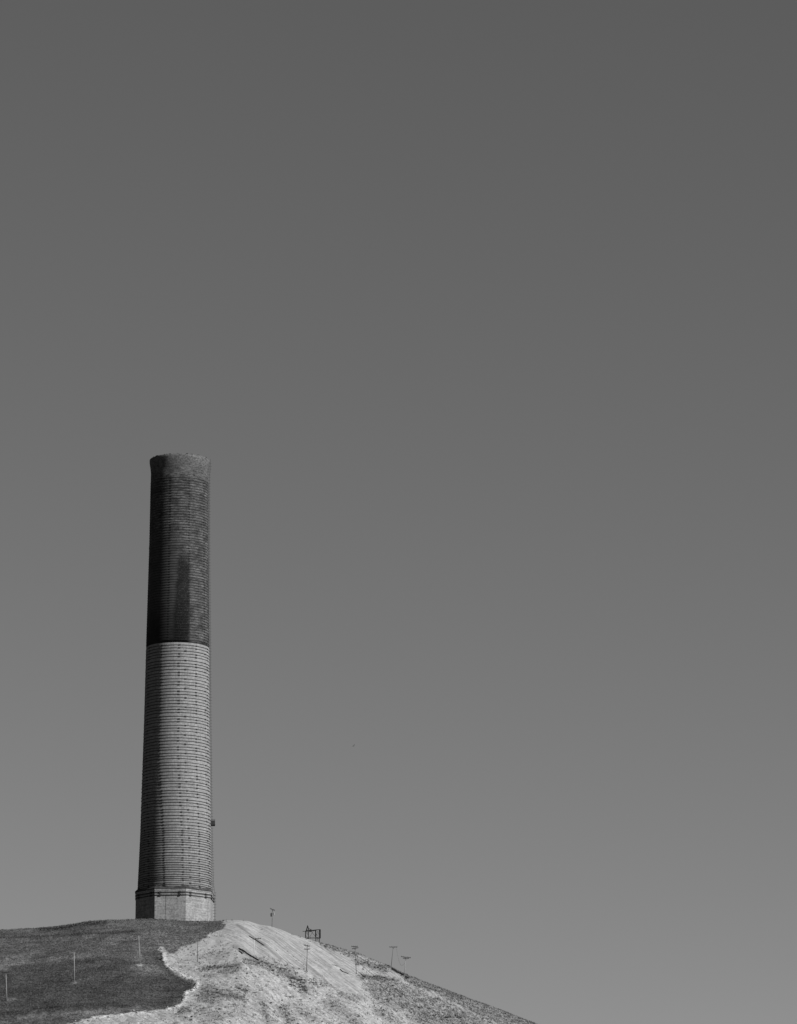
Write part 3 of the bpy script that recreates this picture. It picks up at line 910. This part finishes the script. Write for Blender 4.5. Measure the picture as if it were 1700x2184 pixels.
# ------------------------------------------------------------------ frame tower on the ridge
YT = YC + 2.0
def tw(x, y, dy=0.0):        # survey units of the tower -> world point at depth YT + dy
    u = (950 + x / 15.45) / 1.506; v = (2960 + y / 15.45) / 1.506
    rx, rz = ray(u, v); yy = YT + dy
    return Vector((rx * yy, yy, rz * yy))
c0 = tw(850, 900); c0.z = float(height(c0.x, c0.y))
tower = empty('frame_tower', c0)
tag(tower, 'dark open braced frame tower with a pointed top at its left end, on the ridge', 'tower')
def part(nm, segs, w, parent=tower, mat=M_frame):
    mb = MB()
    for a, b in segs: mb.bar(a - c0, b - c0, w)
    return mb.build(nm, mat, parent)
DB, DF = 3.0, 0.0   # far and near planes of the frame
def ground_of(x, dy):
    p = tw(x, 900, dy); p.z = float(height(p.x, p.y)) - .4; return p
posts = [(485, 470, DB, .3), (630, 410, DF, .3), (1000, 405, DB, .32), (1172, 395, DF, .3)]
for x, y, dy, w in posts:
    part('post', [(tw(x, y, dy), ground_of(x, dy))], w)
part('panel', [(tw(1212, 400, 1.2), tw(1212, 830, 1.2))], .46)
part('panel', [(tw(978, 430, 2.2), tw(978, 760, 2.2))], .24)
part('top_beam', [(tw(470, 482, DB), tw(1010, 420, DB))], .3)
part('top_beam', [(tw(620, 450, DF), tw(1225, 400, DF))], .26)
part('top_beam', [(tw(660, 470, DF), tw(990, 440, DF))], .34)
part('top_beam', [(tw(485, 475, DB), tw(630, 445, DF))], .24); part('top_beam', [(tw(1000, 410, DB), tw(1172, 405, DF))], .2)
part('sheave_block', [(tw(690, 455, 1.0), tw(790, 455, 1.0))], .8)
part('jib', [(tw(340, 488, DB - .6), tw(640, 482, DB - .6))], .16)
part('sill_beam', [(tw(480, 825, DB), tw(640, 835, DF))], .42)
part('sill_beam', [(tw(640, 785, DB), tw(1000, 785, DB))], .13); part('sill_beam', [(tw(640, 845, DF), tw(1172, 838, DF))], .13)
part('sill_beam', [(tw(1000, 790, DB), tw(1225, 825, DF))], .22)
part('peak_leg', [(tw(590, 205, 1.5), tw(515, 480, DB))], .24); part('peak_leg', [(tw(590, 205, 1.5), tw(655, 440, DF))], .27)
part('peak_leg', [(tw(590, 205, 1.5), tw(560, 470, DF))], .1)
part('stay', [(tw(645, 330, 1.5), tw(700, 375, 1.0)), (tw(700, 375, 1.0), tw(785, 405, 1.0))], .1)
for (x0, y0, x1, y1, dy, w) in ((690, 765, 820, 555, DF, .1), (820, 555, 760, 480, DF, .1), (820, 555, 1000, 770, DF, .12), (820, 555, 870, 470, DF, .1),
                                (555, 490, 505, 650, DB, .1), (555, 490, 605, 680, DB, .12), (640, 560, 690, 490, DF, .1), (1095, 470, 1030, 690, DF, .11), (1095, 470, 1160, 690, DF, .11),
                                (1030, 620, 1130, 750, DB, .1), (1092, 830, 1055, 985, DF, .1), (1092, 830, 1120, 1000, DF, .1), (1092, 760, 1092, 840, DF, .16),
                                (510, 700, 600, 820, DB, .1), (740, 790, 715, 850, DF, .2)):
    part('brace', [(tw(x0, y0, dy), tw(x1, y1, dy))], w)

# ------------------------------------------------------------------ pipes and debris lying on the slope
def lying(name, pts, r, label, cat, lift=.6, group=None):
    w = [hit(*p) for p in pts]
    w = [p for p in w if p is not None]
    fine = []
    for a, b in zip(w[:-1], w[1:]):
        for k in range(6): fine.append(a.lerp(b, k / 6))
    fine.append(w[-1])
    base = fine[0].copy()
    mb = MB()
    q = []
    for p in fine:
        z = max(p.z, float(height(p.x, p.y))) + r * lift
        q.append(Vector((p.x, p.y, z)) - base)
    mb.tube(q, r, 8)
    o = mb.build(name, M_pipe, None, True); o.location = base
    return tag(o, label, cat, group)
lying('pipe', [(509.8, 2023.8), (530, 2036), (551.7, 2048.8)], .24, 'long black pipe lying down the sand at the foot of the white pole', 'pipe')
lying('pipe', [(531, 1997), (545, 2005), (563, 2017)], .2, 'dark pipe lying on the upper sand behind the top of the white pole', 'pipe')
lying('pipe', [(510, 2029), (517, 2035)], .22, 'short dark tube standing for the shading just below the long black pipe', 'pipe')  # dark tube modelled where the sand only shows shading
lying('pipe', [(725.5, 2068), (731, 2073), (743, 2077.7)], .17, 'bent dark pipe lying on the slope left of the two-armed skyline pole', 'pipe')
lying('gap_tube', [(836, 2067.5), (845, 2073), (853, 2077), (861, 2081)], .38, 'thick black tube standing for the dark gap between the two ridge poles', 'pipe', .9)  # tube added in place of a dark trench-like gap

# weeds along the foot of the plinth
for k in range(18):
    uu = random.uniform(289, 462); p = hit(uu, 1969)
    if p is None: continue
    p.y = YC + random.uniform(-1.5, 1.2); p.x = ray(uu, 1964)[0] * p.y
    if math.hypot(p.x - AX, p.y - Y0) < 15.9: continue
    shrub(p, random.uniform(.35, .7), 'low weed clump at the foot of the chimney plinth', 'weeds at the foot of the plinth')

# dark thicket at the end of the dark gap
for du, dv in ((864, 2085), (868, 2085), (866, 2087.5), (870.5, 2086.5)):
    p = hit(du, dv)
    if p is not None:
        shrub(p, .8, 'black shrub of the tight thicket at the foot of the rightmost ridge pole', 'thicket at the foot of the rightmost pole', 1.0)

# small boulders along the berm and crest
t = NT('pale_rock', 0.9, 0.15)
M_rock = t.grey(t.remap(t.noise(t.coord(), 1.5, 4), 0.3, 0.7, 0.13, 0.19, False))
def rock_mesh(seed):
    r = random.Random(seed); bm = bmesh.new()
    bmesh.ops.create_icosphere(bm, subdivisions=2, radius=1)
    for v in bm.verts:
        v.co *= 1 + r.uniform(-.22, .22); v.co.z *= .6
    me = bpy.data.meshes.new('boulder'); bm.to_mesh(me); bm.free(); me.materials.append(M_rock); return me
ROCKS = [rock_mesh(s) for s in range(4)]
def boulder(u, v, s, label, group):
    p = hit(u, v)
    if p is None: return
    o = bpy.data.objects.new('boulder', random.choice(ROCKS)); COL.objects.link(o)
    o.location = (p.x, p.y, float(height(p.x, p.y)) + s * .15)
    o.scale = (s * random.uniform(.8, 1.3), s * random.uniform(.8, 1.2), s * random.uniform(.7, 1.1)); o.rotation_euler = (0, 0, random.uniform(0, 6.28))
    tag(o, label, 'boulder', group)
for k in range(46):
    i = random.randrange(len(berm_line) - 1); q = random.random()
    a, b = berm_line[i], berm_line[i + 1]
    boulder(a[0] + (b[0] - a[0]) * q + random.gauss(3, 2.5), a[1] + (b[1] - a[1]) * q + random.gauss(1, 2), random.uniform(.25, .6),
            'pale boulder in the bright bank edging the dark grass', 'boulders along the grass bank')

# ------------------------------------------------------------------ bird
yb = 700.0
rx, rz = ray(755, 1590.5)
bird = empty('bird', (rx * yb, yb, rz * yb))
tag(bird, 'tiny dark bird gliding in the open sky right of the chimney', 'bird')
V, Fc = [], []
spine = [(-.2, .012), (-.15, .035), (-.06, .055), (.03, .06), (.1, .045), (.15, .03), (.19, .028), (.22, .01)]
nseg = 8
for x, r in spine:
    for k in range(nseg):
        an = 2 * math.pi * k / nseg
        V.append((x, r * math.cos(an), r * .85 * math.sin(an)))
for i in range(len(spine) - 1):
    for k in range(nseg):
        k2 = (k + 1) % nseg
        Fc.append((i * nseg + k, i * nseg + k2, (i + 1) * nseg + k2, (i + 1) * nseg + k))
def wing(sgn):
    n = len(V)
    prof = [(.0, .12, -.07, .02), (.14, .13, -.06, .07), (.28, .1, -.06, .09), (.4, .03, -.08, .08), (.46, -.06, -.1, .06)]
    for s, le, te, z in prof:
        V.append((le, sgn * (s + .03), z + .008)); V.append((te, sgn * (s + .03), z)); V.append((le, sgn * (s + .03), z - .008))
    for i in range(len(prof) - 1):
        a = n + 3 * i; b = a + 3
        for p, q in ((0, 1), (1, 2), (2, 0)): Fc.append((a + p, a + q, b + q, b + p))
wing(1); wing(-1)
n = len(V); V += [(-.18, .02, .005), (-.32, .06, .0), (-.32, -.06, .0), (-.18, -.02, .005), (-.18, 0, -.01), (-.32, 0, -.012)]
Fc += [(n, n + 1, n + 2, n + 3), (n + 1, n, n + 4, n + 5), (n + 3, n + 2, n + 5, n + 4)]
body = mesh_obj('body', V, Fc, M_bird, bird, True)
bird.scale = (.75, .75, .75)
bird.rotation_euler = (R(-18), R(-14), R(24))

# ------------------------------------------------------------------ light
SUN_PHI, SUN_EL = R(56), R(33)
sd = Vector((math.sin(SUN_PHI) * math.cos(SUN_EL), -math.cos(SUN_PHI) * math.cos(SUN_EL), math.sin(SUN_EL)))
sun = bpy.data.lights.new('sun', 'SUN')
sun.energy = 5.0; sun.angle = R(0.5); sun.color = (1, 1, 1)
so = bpy.data.objects.new('sun', sun); COL.objects.link(so)
so.rotation_euler = sd.to_track_quat('Z', 'Y').to_euler()
so.location = (300, -300, 400)

world = bpy.data.worlds.new('World'); scene.world = world
world.use_nodes = True
wt = world.node_tree; wt.nodes.clear()
out = wt.nodes.new('ShaderNodeOutputWorld'); bg = wt.nodes.new('ShaderNodeBackground')
sky = wt.nodes.new('ShaderNodeTexSky'); sky.sky_type = 'NISHITA'; sky.sun_disc = False
sky.sun_elevation = SUN_EL; sky.sun_rotation = math.pi - SUN_PHI
sky.altitude = 1600; sky.air_density = 0.58; sky.dust_density = 0.2; sky.ozone_density = 1.0
# black-and-white film behind a red filter: only the sky's red light counts
sep = wt.nodes.new('ShaderNodeSeparateColor'); wt.links.new(sky.outputs[0], sep.inputs[0])
wt.links.new(sep.outputs[0], bg.inputs[0])
bg.inputs[1].default_value = 0.05
wt.links.new(bg.outputs[0], out.inputs[0])

# ------------------------------------------------------------------ camera
cam = bpy.data.cameras.new('camera')
cam.sensor_fit = 'VERTICAL'; cam.angle = 2 * math.atan(CV / F)
cam.clip_start = 1.0; cam.clip_end = 60000
co = bpy.data.objects.new('camera', cam); COL.objects.link(co)
co.location = (0, 0, 0); co.rotation_euler = (math.pi / 2 + TH, 0, 0)
scene.camera = co
scene.render.resolution_x = 797; scene.render.resolution_y = 1024
scene.view_settings.view_transform = 'Standard'; scene.view_settings.look = 'None'
scene.view_settings.exposure = 1.4; scene.view_settings.gamma = 1.0
